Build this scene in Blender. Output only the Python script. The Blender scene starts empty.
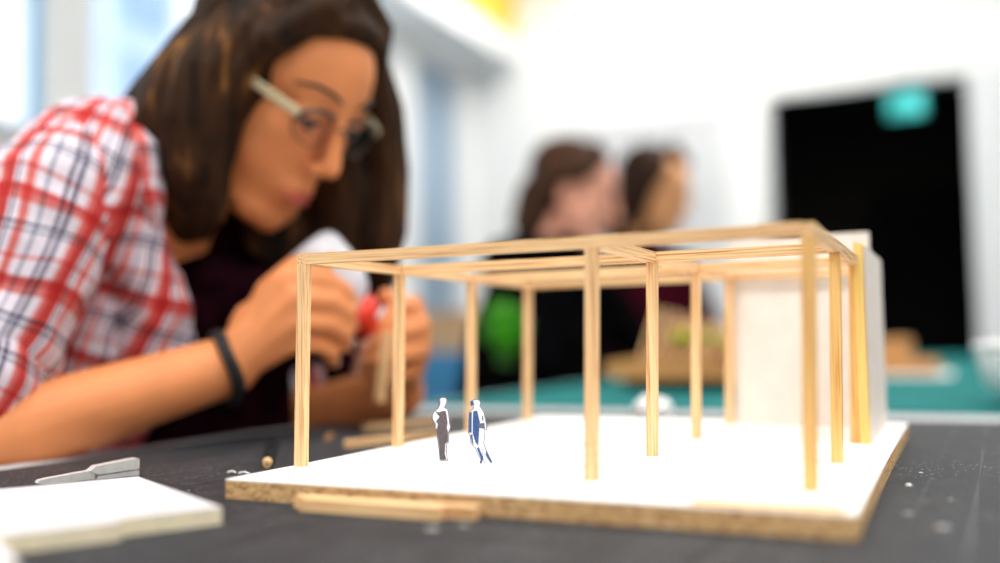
import bpy, bmesh, math, random
import numpy as np
from mathutils import Vector, Matrix, Euler
random.seed(7)
PI = math.pi
K = 1.15                                   # metres per unit of the camera solve
C = bpy.context.scene.collection

# ------------------------------------------------------------------ camera
FPX = 981.087
CAM = Vector((0.31391, -0.41837, 0.063)) * K
pitch, yaw, roll = 0.06067, 0.4354, -0.01587
fwd = Vector((-math.sin(yaw)*math.cos(pitch), math.cos(yaw)*math.cos(pitch), math.sin(pitch)))
r0 = Vector((math.cos(yaw), math.sin(yaw), 0)); u0 = r0.cross(fwd)
RT = r0*math.cos(roll) + u0*math.sin(roll)
UP = -r0*math.sin(roll) + u0*math.cos(roll)

def W(px, py, s):
    """point of the room seen at photo position px,py, at distance s"""
    return CAM + fwd*s + RT*((px-500)/FPX*s) + UP*((281.5-py)/FPX*s)

def onplane(px, py, z):
    d = fwd + RT*((px-500)/FPX) + UP*((281.5-py)/FPX)
    t = (z-CAM.z)/d.z
    return CAM + d*t

cd = bpy.data.cameras.new('camera'); cam = bpy.data.objects.new('camera', cd); C.objects.link(cam)
M = Matrix((RT, UP, -fwd)).transposed().to_4x4(); M.translation = CAM
cam.matrix_world = M
cd.sensor_width = 36; cd.lens = FPX/1000*36; cd.clip_start = 0.01; cd.clip_end = 200
cd.dof.use_dof = True; cd.dof.focus_distance = 0.592; cd.dof.aperture_fstop = 1.7
sc = bpy.context.scene; sc.camera = cam
sc.view_settings.view_transform = 'Standard'; sc.view_settings.look = 'None'
sc.view_settings.gamma = 1; sc.view_settings.use_curve_mapping = False
sc.view_settings.exposure = 0.0

# ------------------------------------------------------------------ materials
def srgb(r, g, b):
    f = lambda c: (c/255/12.92) if c/255 <= .04045 else ((c/255+.055)/1.055)**2.4
    return (f(r), f(g), f(b), 1)

class NT:
    def __init__(s, name):
        s.m = bpy.data.materials.new(name); s.m.use_nodes = True
        s.t = s.m.node_tree; s.b = s.t.nodes['Principled BSDF']
    def n(s, typ, **kw):
        nd = s.t.nodes.new(typ)
        for k, v in kw.items():
            if k in nd.inputs.keys(): nd.inputs[k].default_value = v
            else: setattr(nd, k, v)
        return nd
    def l(s, a, b): s.t.links.new(a, b)
    def ramp(s, stops, interp='LINEAR'):
        nd = s.t.nodes.new('ShaderNodeValToRGB'); cr = nd.color_ramp; cr.interpolation = interp
        while len(cr.elements) < len(stops): cr.elements.new(1)
        for e, (p, c) in zip(cr.elements, stops): e.position = p; e.color = c
        return nd

def mat(name, col, rough=.6, metal=0, var=.06, scale=30, bump=0, spec=.5, trans=0, emit=None, es=0, stretch=(1,1,1)):
    T = NT(name); b = T.b
    b.inputs['Roughness'].default_value = rough; b.inputs['Metallic'].default_value = metal
    b.inputs['Specular IOR Level'].default_value = spec
    tc = T.n('ShaderNodeTexCoord'); mp = T.n('ShaderNodeMapping'); T.l(tc.outputs['Object'], mp.inputs['Vector'])
    mp.inputs['Scale'].default_value = stretch
    no = T.n('ShaderNodeTexNoise', Scale=scale, Detail=4.0); T.l(mp.outputs[0], no.inputs['Vector'])
    lo = tuple(max(0, c*(1-var*2)) for c in col[:3])+(1,); hi = tuple(min(1, c*(1+var)) for c in col[:3])+(1,)
    rp = T.ramp([(.3, lo), (.65, hi)]); T.l(no.outputs['Fac'], rp.inputs['Fac']); T.l(rp.outputs[0], b.inputs['Base Color'])
    if bump:
        bp = T.n('ShaderNodeBump', Strength=bump, Distance=.001); T.l(no.outputs['Fac'], bp.inputs['Height']); T.l(bp.outputs[0], b.inputs['Normal'])
    if trans: b.inputs['Transmission Weight'].default_value = trans
    if emit: b.inputs['Emission Color'].default_value = emit; b.inputs['Emission Strength'].default_value = es
    return T.m

def wood(name, axis, light=srgb(253,212,158), dark=srgb(200,140,82), scale=1.0):
    T = NT(name); b = T.b; b.inputs['Roughness'].default_value = .55
    tc = T.n('ShaderNodeTexCoord'); mp = T.n('ShaderNodeMapping'); T.l(tc.outputs['Object'], mp.inputs['Vector'])
    sv = [900*scale]*3; sv[axis] = 14*scale; mp.inputs['Scale'].default_value = sv
    no = T.n('ShaderNodeTexNoise', Scale=1.0, Detail=3.0, Roughness=.6); T.l(mp.outputs[0], no.inputs['Vector'])
    mid = tuple((a*.65+c*.35) for a, c in zip(light, dark))
    rp = T.ramp([(.36, dark), (.46, mid), (.58, light)]); T.l(no.outputs['Fac'], rp.inputs['Fac'])
    T.l(rp.outputs[0], b.inputs['Base Color'])
    bp = T.n('ShaderNodeBump', Strength=.25, Distance=.0004); T.l(no.outputs['Fac'], bp.inputs['Height']); T.l(bp.outputs[0], b.inputs['Normal'])
    return T.m

WX, WY, WZ = (wood('pine_%s' % 'xyz'[i], i) for i in range(3))
WZg = wood('golden_pine', 2, srgb(246,198,122), srgb(208,146,72))
WZy = wood('yellow_pine', 2, srgb(252,218,128), srgb(226,178,92))
GRAIN = wood('end_grain', 2, srgb(222,180,128), srgb(170,118,66), .5)

def particle_mat():
    T = NT('particleboard_edge'); b = T.b; b.inputs['Roughness'].default_value = .85
    tc = T.n('ShaderNodeTexCoord'); mp = T.n('ShaderNodeMapping'); T.l(tc.outputs['Object'], mp.inputs['Vector'])
    mp.inputs['Scale'].default_value = (1, 1, 2.2)
    v = T.n('ShaderNodeTexVoronoi', Scale=380.0); T.l(mp.outputs[0], v.inputs['Vector'])
    no = T.n('ShaderNodeTexNoise', Scale=160.0, Detail=6.0); T.l(mp.outputs[0], no.inputs['Vector'])
    rp = T.ramp([(.0, srgb(96,60,28)), (.22, srgb(150,104,60)), (.42, srgb(206,162,108)), (.8, srgb(232,196,146)), (1, srgb(240,212,168))])
    ad = T.n('ShaderNodeMath', operation='MULTIPLY_ADD'); T.l(v.outputs['Color'], ad.inputs[0]); ad.inputs[1].default_value = .55
    T.l(no.outputs['Fac'], ad.inputs[2])
    sb = T.n('ShaderNodeMath', operation='SUBTRACT'); T.l(ad.outputs[0], sb.inputs[0]); sb.inputs[1].default_value = .3
    T.l(sb.outputs[0], rp.inputs['Fac']); T.l(rp.outputs[0], b.inputs['Base Color'])
    bp = T.n('ShaderNodeBump', Strength=.6, Distance=.0006); T.l(ad.outputs[0], bp.inputs['Height']); T.l(bp.outputs[0], b.inputs['Normal'])
    return T.m
PART = particle_mat()

def cutting_mat_material(name, base, line, bandscale=18, spec=.5, rough=.42):
    T = NT(name); b = T.b; b.inputs['Roughness'].default_value = rough; b.inputs['Specular IOR Level'].default_value = spec
    tc = T.n('ShaderNodeTexCoord')
    # printed and cut lines running away from the viewer, each of its own strength
    mp = T.n('ShaderNodeMapping'); T.l(tc.outputs['Object'], mp.inputs['Vector']); mp.inputs['Rotation'].default_value = (0, 0, .035)
    sx = T.n('ShaderNodeSeparateXYZ'); T.l(mp.outputs[0], sx.inputs[0])
    cx = T.n('ShaderNodeMath', operation='MULTIPLY'); T.l(sx.outputs[0], cx.inputs[0]); cx.inputs[1].default_value = 120
    fl = T.n('ShaderNodeMath', operation='FLOOR'); T.l(cx.outputs[0], fl.inputs[0]); fr = T.n('ShaderNodeMath', operation='FRACT'); T.l(cx.outputs[0], fr.inputs[0])
    wn = T.n('ShaderNodeTexWhiteNoise', noise_dimensions='1D'); T.l(fl.outputs[0], wn.inputs['W'])
    ri = T.ramp([(.35, (0,0,0,1)), (.9, (1,1,1,1))]); T.l(wn.outputs['Value'], ri.inputs['Fac'])
    rl = T.ramp([(.455, (0,0,0,1)), (.485, (1,1,1,1)), (.515, (1,1,1,1)), (.545, (0,0,0,1))]); T.l(fr.outputs[0], rl.inputs['Fac'])
    br = T.n('ShaderNodeTexNoise', Scale=11.0, Detail=3.0); T.l(tc.outputs['Object'], br.inputs['Vector']); rb_ = T.ramp([(.40, (.15,.15,.15,1)), (.6, (1,1,1,1))]); T.l(br.outputs['Fac'], rb_.inputs['Fac'])
    ra_ = T.n('ShaderNodeMath', operation='MULTIPLY'); T.l(ri.outputs[0], ra_.inputs[0]); T.l(rl.outputs[0], ra_.inputs[1])
    r1 = T.n('ShaderNodeMath', operation='MULTIPLY'); T.l(ra_.outputs[0], r1.inputs[0]); T.l(rb_.outputs[0], r1.inputs[1])
    no = T.n('ShaderNodeTexNoise', Scale=45.0, Detail=8.0, Roughness=.7); T.l(tc.outputs['Object'], no.inputs['Vector'])
    lo = tuple(c*.7 for c in base[:3])+(1,); hi = tuple(c*1.45 for c in base[:3])+(1,)
    r2 = T.ramp([(.3, lo), (.7, hi)]); T.l(no.outputs['Fac'], r2.inputs['Fac'])
    # dust specks
    vo = T.n('ShaderNodeTexVoronoi', Scale=230.0); T.l(tc.outputs['Object'], vo.inputs['Vector'])
    r3 = T.ramp([(.0, (1,1,1,1)), (.12, (1,1,1,1)), (.22, (0,0,0,1))]); T.l(vo.outputs['Distance'], r3.inputs['Fac'])
    n3 = T.n('ShaderNodeTexNoise', Scale=14.0, Detail=2.0); T.l(tc.outputs['Object'], n3.inputs['Vector'])
    r4 = T.ramp([(.44, (0,0,0,1)), (.56, (1,1,1,1))]); T.l(n3.outputs['Fac'], r4.inputs['Fac'])
    mu = T.n('ShaderNodeMath', operation='MULTIPLY'); T.l(r3.outputs[0], mu.inputs[0]); T.l(r4.outputs[0], mu.inputs[1])
    mx = T.n('ShaderNodeMath', operation='MAXIMUM')
    m2 = T.n('ShaderNodeMath', operation='MULTIPLY'); T.l(r1.outputs[0], m2.inputs[0]); m2.inputs[1].default_value = .36
    m3 = T.n('ShaderNodeMath', operation='MULTIPLY'); T.l(mu.outputs[0], m3.inputs[0]); m3.inputs[1].default_value = .5
    T.l(m2.outputs[0], mx.inputs[0]); T.l(m3.outputs[0], mx.inputs[1])
    mc = T.n('ShaderNodeMix', data_type='RGBA'); T.l(mx.outputs[0], mc.inputs['Factor'])
    T.l(r2.outputs[0], mc.inputs[6]); mc.inputs[7].default_value = line
    T.l(mc.outputs[2], b.inputs['Base Color'])
    vb = T.n('ShaderNodeTexVoronoi', Scale=700.0, Randomness=.0); T.l(tc.outputs['Object'], vb.inputs['Vector'])
    bp = T.n('ShaderNodeBump', Strength=.5, Distance=.0004); T.l(vb.outputs['Distance'], bp.inputs['Height']); T.l(bp.outputs[0], b.inputs['Normal'])
    return T.m

def plaid_material():
    T = NT('plaid_cotton'); b = T.b; b.inputs['Roughness'].default_value = .85
    uv = T.n('ShaderNodeUVMap'); uv.uv_map = 'weave'
    sx = T.n('ShaderNodeSeparateXYZ'); T.l(uv.outputs[0], sx.inputs[0])
    red = srgb(205,62,58); nav = srgb(64,70,104); wht = srgb(240,234,240); pink = srgb(226,120,112); gre = srgb(150,158,176)
    outs = []
    for k, off in ((0, 0.0), (1, .35)):
        m1 = T.n('ShaderNodeMath', operation='MULTIPLY_ADD'); T.l(sx.outputs[k], m1.inputs[0]); m1.inputs[1].default_value = 1/.066; m1.inputs[2].default_value = off
        fr = T.n('ShaderNodeMath', operation='FRACT'); T.l(m1.outputs[0], fr.inputs[0])
        rp = T.ramp([(0, red), (.15, pink), (.22, wht), (.34, nav), (.39, wht), (.43, nav), (.47, wht), (.62, gre), (.66, wht), (.76, pink), (.86, wht), (.93, nav), (.96, wht)] if k == 0 else
                    [(0, red), (.10, pink), (.18, wht), (.40, nav), (.44, wht), (.48, gre), (.52, wht), (.78, pink), (.82, wht)], 'CONSTANT')
        T.l(fr.outputs[0], rp.inputs['Fac']); outs.append(rp)
    mx = T.n('ShaderNodeMix', data_type='RGBA', blend_type='MULTIPLY'); mx.inputs['Factor'].default_value = .95
    T.l(outs[0].outputs[0], mx.inputs[6]); T.l(outs[1].outputs[0], mx.inputs[7])
    T.l(mx.outputs[2], b.inputs['Base Color'])
    no = T.n('ShaderNodeTexNoise', Scale=900.0); bp = T.n('ShaderNodeBump', Strength=.2, Distance=.0005)
    T.l(no.outputs['Fac'], bp.inputs['Height']); T.l(bp.outputs[0], b.inputs['Normal'])
    return T.m

def hair_material(name, dark, light, hi=None, ):
    T = NT(name); b = T.b; b.inputs['Roughness'].default_value = .6; b.inputs['Specular IOR Level'].default_value = .12
    tc = T.n('ShaderNodeTexCoord'); mp = T.n('ShaderNodeMapping'); T.l(tc.outputs['Object'], mp.inputs['Vector'])
    mp.inputs['Scale'].default_value = (45, 45, 5); mp.inputs['Rotation'].default_value = (0, .35, 0)
    no = T.n('ShaderNodeTexNoise', Scale=1.0, Detail=5.0, Roughness=.6); T.l(mp.outputs[0], no.inputs['Vector'])
    rp = T.ramp([(.35, dark), (.6, light), (.75, hi or light)]); T.l(no.outputs['Fac'], rp.inputs['Fac']); T.l(rp.outputs[0], b.inputs['Base Color'])
    bp = T.n('ShaderNodeBump', Strength=.5, Distance=.003); T.l(no.outputs['Fac'], bp.inputs['Height']); T.l(bp.outputs[0], b.inputs['Normal'])
    return T.m

WHITE_TOP = mat('white_laminate', (.50,.51,.53,1), .6, var=.02, scale=40)
CREAM = mat('cream_foam_board', srgb(240,230,221), .8, var=.02, scale=60)
FOAM = mat('white_foam_core', srgb(250,249,247), .7, var=.015, scale=60)
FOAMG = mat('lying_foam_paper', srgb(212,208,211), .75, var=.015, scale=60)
FOAME = mat('foam_core_edge', srgb(240,228,196), .85, var=.06, scale=300, stretch=(1,1,.2))
WALL = mat('white_wall_paint', (.84,.85,.85,1), .85, spec=.2, var=.012, scale=4)
CEILM = mat('ceiling_paint', (.8,.81,.82,1), .9, var=.01, scale=3)
FLOORM = mat('grey_linoleum', srgb(120,122,126), .5, var=.08, scale=12)
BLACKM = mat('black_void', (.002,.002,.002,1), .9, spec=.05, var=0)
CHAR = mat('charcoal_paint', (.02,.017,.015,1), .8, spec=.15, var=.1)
FRAME = mat('white_frame_lacquer', (.72,.74,.77,1), .4, var=.02)
GREYF = mat('grey_frame_lacquer', srgb(185,190,192), .5, var=.03)
BLUEF = mat('light_blue_paint', srgb(120,185,225), .5, var=.04)
YELL = mat('yellow_paint', srgb(255,205,70), .6, var=.03, scale=3)
STEEL = mat('brushed_steel', (.80,.80,.79,1), .4, .45, var=.04, scale=200, stretch=(1,.05,1))
DSTEEL = mat('grey_leg_steel', srgb(120,122,126), .35, .8, var=.04)
BLACKMAT = cutting_mat_material('black_cutting_mat', srgb(46,47,51), srgb(200,202,206), spec=.17, rough=.6)
TEAL = cutting_mat_material('teal_cutting_mat', srgb(14,108,108), srgb(120,190,185), rough=.75, spec=.08)
SKIN = mat('skin', srgb(228,144,90), .55, var=.05, scale=25, spec=.35)
SKINP = mat('pale_pink_skin', srgb(236,164,138), .55, var=.015, scale=18)
SKINT = mat('tan_skin', srgb(228,160,108), .55, var=.015, scale=18)
LIP = mat('lip_pink', srgb(196,92,76), .4, var=.05)
EYEW = mat('eye_white', srgb(180,140,120), .2, var=.02)
DARKB = mat('dark_brown_lash', srgb(34,22,18), .6, var=.1)
HAIR = hair_material('brown_hair', srgb(18,10,6), srgb(62,38,20), srgb(160,108,54))
HAIR2 = hair_material('brown_hair_back', srgb(40,24,15), srgb(84,54,36))
HAIR3 = hair_material('dark_hair_back', srgb(26,17,12), srgb(58,36,24))
PLAID = plaid_material()
MAROON = mat('dark_maroon_knit', srgb(30,10,18), 1, var=.5, scale=30, spec=0)
BLACKC = mat('black_cloth', (.0025,.0025,.003,1), 1, var=.2, scale=30, spec=0)
BURG = mat('burgundy_cloth', srgb(56,12,24), 1, var=.15, scale=30, spec=0)
DENIM = mat('dark_denim', srgb(30,38,60), .9, var=.2, scale=200)
ELAST = mat('black_elastic', (.006,.006,.007,1), .7, var=.1, scale=300, bump=.4)
BOTTLE = mat('white_squeeze_plastic', srgb(212,210,218), .35, var=.02, scale=20)
REDC = mat('red_plastic', srgb(235,52,28), .35, var=.03)
GFR = mat('pale_olive_frame', srgb(204,190,152), .3, var=.05)
GDK = mat('dark_lens_rim', srgb(84,70,60), .3, .3, var=.05)
GREEN = mat('bright_green_leaf', srgb(70,168,14), .6, var=.35, scale=30)
BLUEC = mat('blue_cabinet_paint', srgb(48,128,176), .5, var=.04, scale=4)
CARD = mat('cardboard', srgb(206,166,124), .85, var=.05, scale=40)
PAPER = mat('white_paper', srgb(248,248,250), .8, var=.01, scale=60)
GREYP = mat('grey_print', srgb(104,94,98), .8, var=.12, scale=500)
BLUEP = mat('blue_print', srgb(62,98,156), .8, var=.15, scale=500)
NAVYP = mat('outline_print', srgb(110,112,130), .8, var=.1, scale=500)
OUTP = mat('outline_ink', srgb(96,104,136), .8, var=.2, scale=900)
PENCIL = mat('black_pencil_lacquer', (.006,.006,.007,1), .6, var=.05, spec=.15)
LEAD = mat('graphite', srgb(50,50,54), .4, var=.05)
REDWOOD = wood('brown_plywood', 0, srgb(206,150,88), srgb(160,104,56), .2)

# glass for panes
def glass_mat():
    T = NT('window_glass'); t = T.t; t.nodes.remove(T.b)
    g = T.n('ShaderNodeBsdfTransparent'); g.inputs[0].default_value = (.98,.99,1,1)
    s = T.n('ShaderNodeBsdfGlossy', Roughness=.02); mx = T.n('ShaderNodeMixShader'); mx.inputs[0].default_value = .06
    T.l(g.outputs[0], mx.inputs[1]); T.l(s.outputs[0], mx.inputs[2]); T.l(mx.outputs[0], t.nodes['Material Output'].inputs[0])
    return T.m
GLASS = glass_mat()
LENS = glass_mat(); LENS.name = 'spectacle_lens'; LENS.node_tree.nodes['Mix Shader'].inputs[0].default_value = .012; LENS.node_tree.nodes['Transparent BSDF'].inputs[0].default_value = (.97,.97,.97,1)

# ------------------------------------------------------------------ helpers
def link(name, me, m, parent=None):
    o = bpy.data.objects.new(name, me); C.objects.link(o)
    for mm in (m if isinstance(m, (list, tuple)) else [m]): me.materials.append(mm)
    if parent: o.parent = parent
    return o
def thing(name, label, cat, loc=(0,0,0), rotz=0, group=None):
    o = bpy.data.objects.new(name, None); C.objects.link(o); o.empty_display_size = .05
    o.location = loc; o.rotation_euler = (0,0,rotz); o['label'] = label; o['category'] = cat
    if group: o['group'] = group
    bpy.context.view_layer.update()
    return o
def tag(o, label, cat, group=None):
    o['label'] = label; o['category'] = cat
    if group: o['group'] = group
    return o
def struct(name, bm_, m):
    o = obj(name, bm_, m); o['kind'] = 'structure'; return o
def BM(): return bmesh.new()
def add_box(bm, lo, hi, mi=0, shear=0, mtx=None, bevel=0):
    x0,y0,z0 = lo; x1,y1,z1 = hi
    sub = bmesh.new()
    vs = [sub.verts.new((x,y,z)) for z in (z0,z1) for (x,y) in ((x0,y0),(x1,y0),(x1,y1),(x0,y1))]
    for f in ((3,2,1,0),(4,5,6,7),(0,1,5,4),(1,2,6,5),(2,3,7,6),(3,0,4,7)): sub.faces.new([vs[i] for i in f])
    if bevel: bmesh.ops.bevel(sub, geom=sub.edges[:], offset=bevel, segments=2, affect='EDGES', profile=.5)
    for v in sub.verts:
        if shear: v.co.x += v.co.z*shear
        if mtx: v.co = mtx @ v.co
    merge(bm, sub, mi)
def merge(bm, sub, mi=0):
    mp = {v: bm.verts.new(v.co) for v in sub.verts}
    out = []
    for f in sub.faces:
        nf = bm.faces.new([mp[v] for v in f.verts]); nf.material_index = mi; nf.smooth = f.smooth; out.append(nf)
    sub.free(); return out
def add_tube(bm, pts, rad, n=12, mi=0, caps=True, squash=None):
    """rings along a path, rounded ends; rad is a number or a list"""
    pts = [Vector(p) for p in pts]
    if not isinstance(rad, (list, tuple)): rad = [rad]*len(pts)
    rings = []; P = []; R_ = []; D = []
    for i, p in enumerate(pts):
        d = (pts[min(i+1, len(pts)-1)] - pts[max(i-1, 0)]).normalized()
        P.append(p); R_.append(rad[i]); D.append(d)
    if caps:
        a, b = P[0].copy(), P[-1].copy(); ra, rb = R_[0], R_[-1]; da, db = D[0], D[-1]
        pre = [(a-da*ra*math.sin(t), ra*math.cos(t), da) for t in (PI/2*.96, PI/3, PI/6)]
        post = [(b+db*rb*math.sin(t), rb*math.cos(t), db) for t in (PI/6, PI/3, PI/2*.96)]
        P = [x[0] for x in pre]+P+[x[0] for x in post]; R_ = [x[1] for x in pre]+R_+[x[1] for x in post]; D = [x[2] for x in pre]+D+[x[2] for x in post]
    up = Vector((0,0,1)) if abs(D[0].z) < .9 else Vector((1,0,0))
    a = D[0].cross(up).normalized()
    for p, r, d in zip(P, R_, D):
        a = (a - d*a.dot(d)).normalized(); b = d.cross(a)
        rings.append([bm.verts.new(p + (a*math.cos(2*PI*k/n) + b*math.sin(2*PI*k/n))*r) for k in range(n)])
    for A, B in zip(rings, rings[1:]):
        for k in range(n):
            f = bm.faces.new((A[k], A[(k+1)%n], B[(k+1)%n], B[k])); f.smooth = True; f.material_index = mi
    for rg, rev in ((rings[0], True), (rings[-1], False)):
        f = bm.faces.new(rg[::-1] if rev else rg); f.material_index = mi
def add_cyl(bm, a, b, ra, rb=None, n=24, mi=0): add_tube(bm, [a, b], [ra, ra if rb is None else rb], n, mi, caps=False)
def add_ell(bm, c, r, mtx=None, mi=0, n=20):
    sub = bmesh.new(); bmesh.ops.create_uvsphere(sub, u_segments=n, v_segments=max(8, n*2//3), radius=1)
    for v in sub.verts:
        p = Vector((v.co.x*r[0], v.co.y*r[1], v.co.z*r[2]))
        if mtx: p = mtx.to_3x3() @ p
        v.co = p + Vector(c)
    for f in sub.faces: f.smooth = True
    merge(bm, sub, mi)
def add_prism(bm, poly, t, mtx=None, mi=0):
    """poly: (x,z) points extruded along y by t (0..t)"""
    f = [bm.verts.new(Vector((x, 0, z))) for x, z in poly]; g = [bm.verts.new(Vector((x, t, z))) for x, z in poly]
    fs = [bm.faces.new(f), bm.faces.new(g[::-1])]
    for i in range(len(f)):
        j = (i+1) % len(f); fs.append(bm.faces.new((f[j], f[i], g[i], g[j])))
    for q in fs: q.material_index = mi
    if mtx:
        for v in f+g: v.co = mtx @ v.co
def obj(name, bm, m, parent=None, smooth=False):
    me = bpy.data.meshes.new(name)
    bmesh.ops.recalc_face_normals(bm, faces=bm.faces[:])
    bm.to_mesh(me); bm.free()
    if smooth:
        for p in me.polygons: p.use_smooth = True
    return link(name, me, m, parent)
def box_obj(name, lo, hi, m, parent=None, bevel=0, shear=0):
    bm = BM(); add_box(bm, lo, hi, bevel=bevel, shear=shear); return obj(name, bm, m, parent)
def remesh(name, bm, m, parent, voxel=.003, smooth=4, displace=None):
    """melts overlapping closed shapes into ONE continuous surface"""
    me = bpy.data.meshes.new('tmp'); bmesh.ops.recalc_face_normals(bm, faces=bm.faces[:]); bm.to_mesh(me); bm.free()
    o = bpy.data.objects.new('tmp', me); C.objects.link(o)
    r = o.modifiers.new('r', 'REMESH'); r.mode = 'VOXEL'; r.voxel_size = voxel; r.use_smooth_shade = True
    s = o.modifiers.new('s', 'SMOOTH'); s.iterations = smooth; s.factor = .5
    dg = bpy.context.evaluated_depsgraph_get()
    nm = bpy.data.meshes.new_from_object(o.evaluated_get(dg)); bpy.data.objects.remove(o)
    nm.name = name
    if displace:
        ns = [n.vector.copy() for n in nm.vertex_normals]; cs = [v.co.copy() for v in nm.vertices]
        fl = [c for p, n in zip(cs, ns) for c in displace(p, n)]
        nm.vertices.foreach_set('co', fl); nm.update()
    return link(name, nm, m, parent)
def hashn(p, s):
    from mathutils import noise
    return noise.noise(Vector(p)*s)

# ------------------------------------------------------------------ room shell
FZ = -0.771                                  # floor (table top 0.76 m above it)
TZ = -0.0106                                 # working table top (mat top)
YB, XL, XR, CZ = 5.0, -2.35, 3.6, 2.55
bm = BM(); add_box(bm, (XL-.3, -2.6, FZ-.1), (XR, YB+1.6, FZ)); struct('floor', bm, FLOORM)
bm = BM(); add_box(bm, (XL-.3, -2.7, CZ), (XR+.1, YB+.2, CZ+.1)); struct('ceiling', bm, CEILM)
bm = BM(); add_box(bm, (XR, -2.6, FZ), (XR+.1, YB+.15, CZ)); struct('wall_right', bm, WALL)
bm = BM(); add_box(bm, (XL-.2, -2.7, FZ), (XR+.1, -2.6, CZ)); struct('wall_front', bm, WALL)
# doorway opening limits on the back wall
def wallpt(px, py, y=YB):
    d = fwd + RT*((px-500)/FPX) + UP*((281.5-py)/FPX); t = (y-CAM.y)/d.y; return CAM + d*t
a = wallpt(771, 98); b = wallpt(967, 80)
DX0, DX1, DZ1 = a.x, b.x, (a.z+b.z)/2
bm = BM()
add_box(bm, (XL-.3, YB, FZ), (DX0, YB+.15, CZ)); add_box(bm, (DX1, YB, FZ), (XR, YB+.15, CZ)); add_box(bm, (DX0, YB, DZ1), (DX1, YB+.15, CZ))
struct('wall_back', bm, WALL)
bm = BM(); fw = .03
add_box(bm, (DX0-fw, YB-.02, FZ), (DX0, YB+.16, DZ1+fw)); add_box(bm, (DX0, YB-.02, DZ1), (DX1, YB+.16, DZ1+fw)); struct('trim_1', bm, GREYF)
bm = BM(); add_box(bm, (DX1, YB-.02, FZ), (DX1+.11, YB+.16, DZ1+fw)); add_box(bm, (DX1+.11, YB-.035, FZ), (DX1+.14, YB, DZ1+fw+.02)); struct('trim_2', bm, FRAME)
# the dark room beyond the doorway
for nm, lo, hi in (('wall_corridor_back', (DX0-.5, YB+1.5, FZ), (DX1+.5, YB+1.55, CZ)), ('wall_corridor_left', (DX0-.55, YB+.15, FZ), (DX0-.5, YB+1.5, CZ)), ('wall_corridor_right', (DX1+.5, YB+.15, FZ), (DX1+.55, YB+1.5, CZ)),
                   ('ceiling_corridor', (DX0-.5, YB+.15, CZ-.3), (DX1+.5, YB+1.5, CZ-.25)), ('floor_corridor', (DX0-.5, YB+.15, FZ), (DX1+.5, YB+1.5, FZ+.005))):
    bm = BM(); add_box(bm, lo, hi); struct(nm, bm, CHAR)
ca = wallpt(872, 190, YB+.9)
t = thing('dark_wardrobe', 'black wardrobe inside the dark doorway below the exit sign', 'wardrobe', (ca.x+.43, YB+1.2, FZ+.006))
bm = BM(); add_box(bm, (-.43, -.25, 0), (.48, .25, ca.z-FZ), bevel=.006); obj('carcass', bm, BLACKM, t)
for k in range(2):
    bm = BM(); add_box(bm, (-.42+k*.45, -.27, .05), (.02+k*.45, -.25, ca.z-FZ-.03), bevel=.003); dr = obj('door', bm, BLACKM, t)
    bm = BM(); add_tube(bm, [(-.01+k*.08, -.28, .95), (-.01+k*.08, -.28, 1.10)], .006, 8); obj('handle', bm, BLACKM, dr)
# left wall with window openings
WZ0, WZ1 = .87, 1.72
wins = [(-2.2, -1.0), (-.75, .40), (.55, 1.80), (2.00, 2.62), (3.0, 3.95), (4.27, 4.80)]
bm = BM(); ycur = -2.6
for i, (y0, y1) in enumerate(wins):
    zlo = .02 if i == 5 else (.78 if i < 4 else .55)
    add_box(bm, (XL-.07, ycur, FZ), (XL, y0, CZ)); add_box(bm, (XL-.07, y0, FZ), (XL, y1, zlo)); add_box(bm, (XL-.07, y0, WZ1), (XL, y1, CZ)); ycur = y1
    w = BM(); f = .022
    for (aa, bb) in (((XL-.068, y0, zlo), (XL-.03, y0+f, WZ1)), ((XL-.068, y1-f, zlo), (XL-.03, y1, WZ1)), ((XL-.068, y0, zlo), (XL-.03, y1, zlo+f)), ((XL-.068, y0, WZ1-f), (XL-.03, y1, WZ1))): add_box(w, aa, bb, bevel=.004)
    wo = struct('window_%d' % (i+1), w, FRAME if i == 5 else BLUEF)
    p = BM(); add_box(p, (XL-.052, y0+f, zlo+f), (XL-.048, y1-f, WZ1-f)); obj('pane', p, GLASS, wo)
    s = BM(); add_box(s, (XL-.07, y0, zlo-.02), (XL+.04, y1, zlo), bevel=.004); obj('window_sill', s, FRAME, wo)
add_box(bm, (XL-.07, ycur, FZ), (XL, YB+.15, CZ)); struct('wall_left', bm, WALL)
# boxed soffit along the window wall, yellow band above
bm = BM(); add_box(bm, (XL, -2.6, 1.78), (-2.04, YB, 1.93)); struct('trim_3', bm, WALL)
bm = BM(); add_box(bm, (XL, -2.6, 1.93), (-2.06, YB, CZ)); struct('trim_4', bm, YELL)
# houses and blind seen through the windows
t = thing('apartment_house', 'pale blue-grey house standing outside behind the left windows', 'building', (-11.6, 10.9, FZ))
bm = BM(); add_box(bm, (-.6, -.6, 0), (.6, .6, 9.5)); obj('wall', bm, mat('house_plaster', srgb(196,218,244), .9, var=.06, scale=2), t)
bm = BM(); add_prism(bm, [(-.7, 9.5), (.7, 9.5), (0, 10.4)], 1.3, Matrix.Translation((0,-.62,0))); obj('roof', bm, mat('house_roof', srgb(176,200,228), .9), t)
for k in range(7):
    for yy in (-.45, .10):
        bm = BM(); add_box(bm, (.6, yy, 1.2+k*1.15), (.63, yy+.36, 1.9+k*1.15)); obj('window', bm, mat('house_glass', srgb(140,175,215), .3), t)
bm = BM()
add_box(bm, (XL-.055, 4.28, 0.0), (XL-.045, 4.79, 1.70)); 
for k in range(9): add_cyl(bm, (XL-.04, 4.30+k*.06, 0.0), (XL-.04, 4.30+k*.06, 1.70), .008, n=8)
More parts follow.
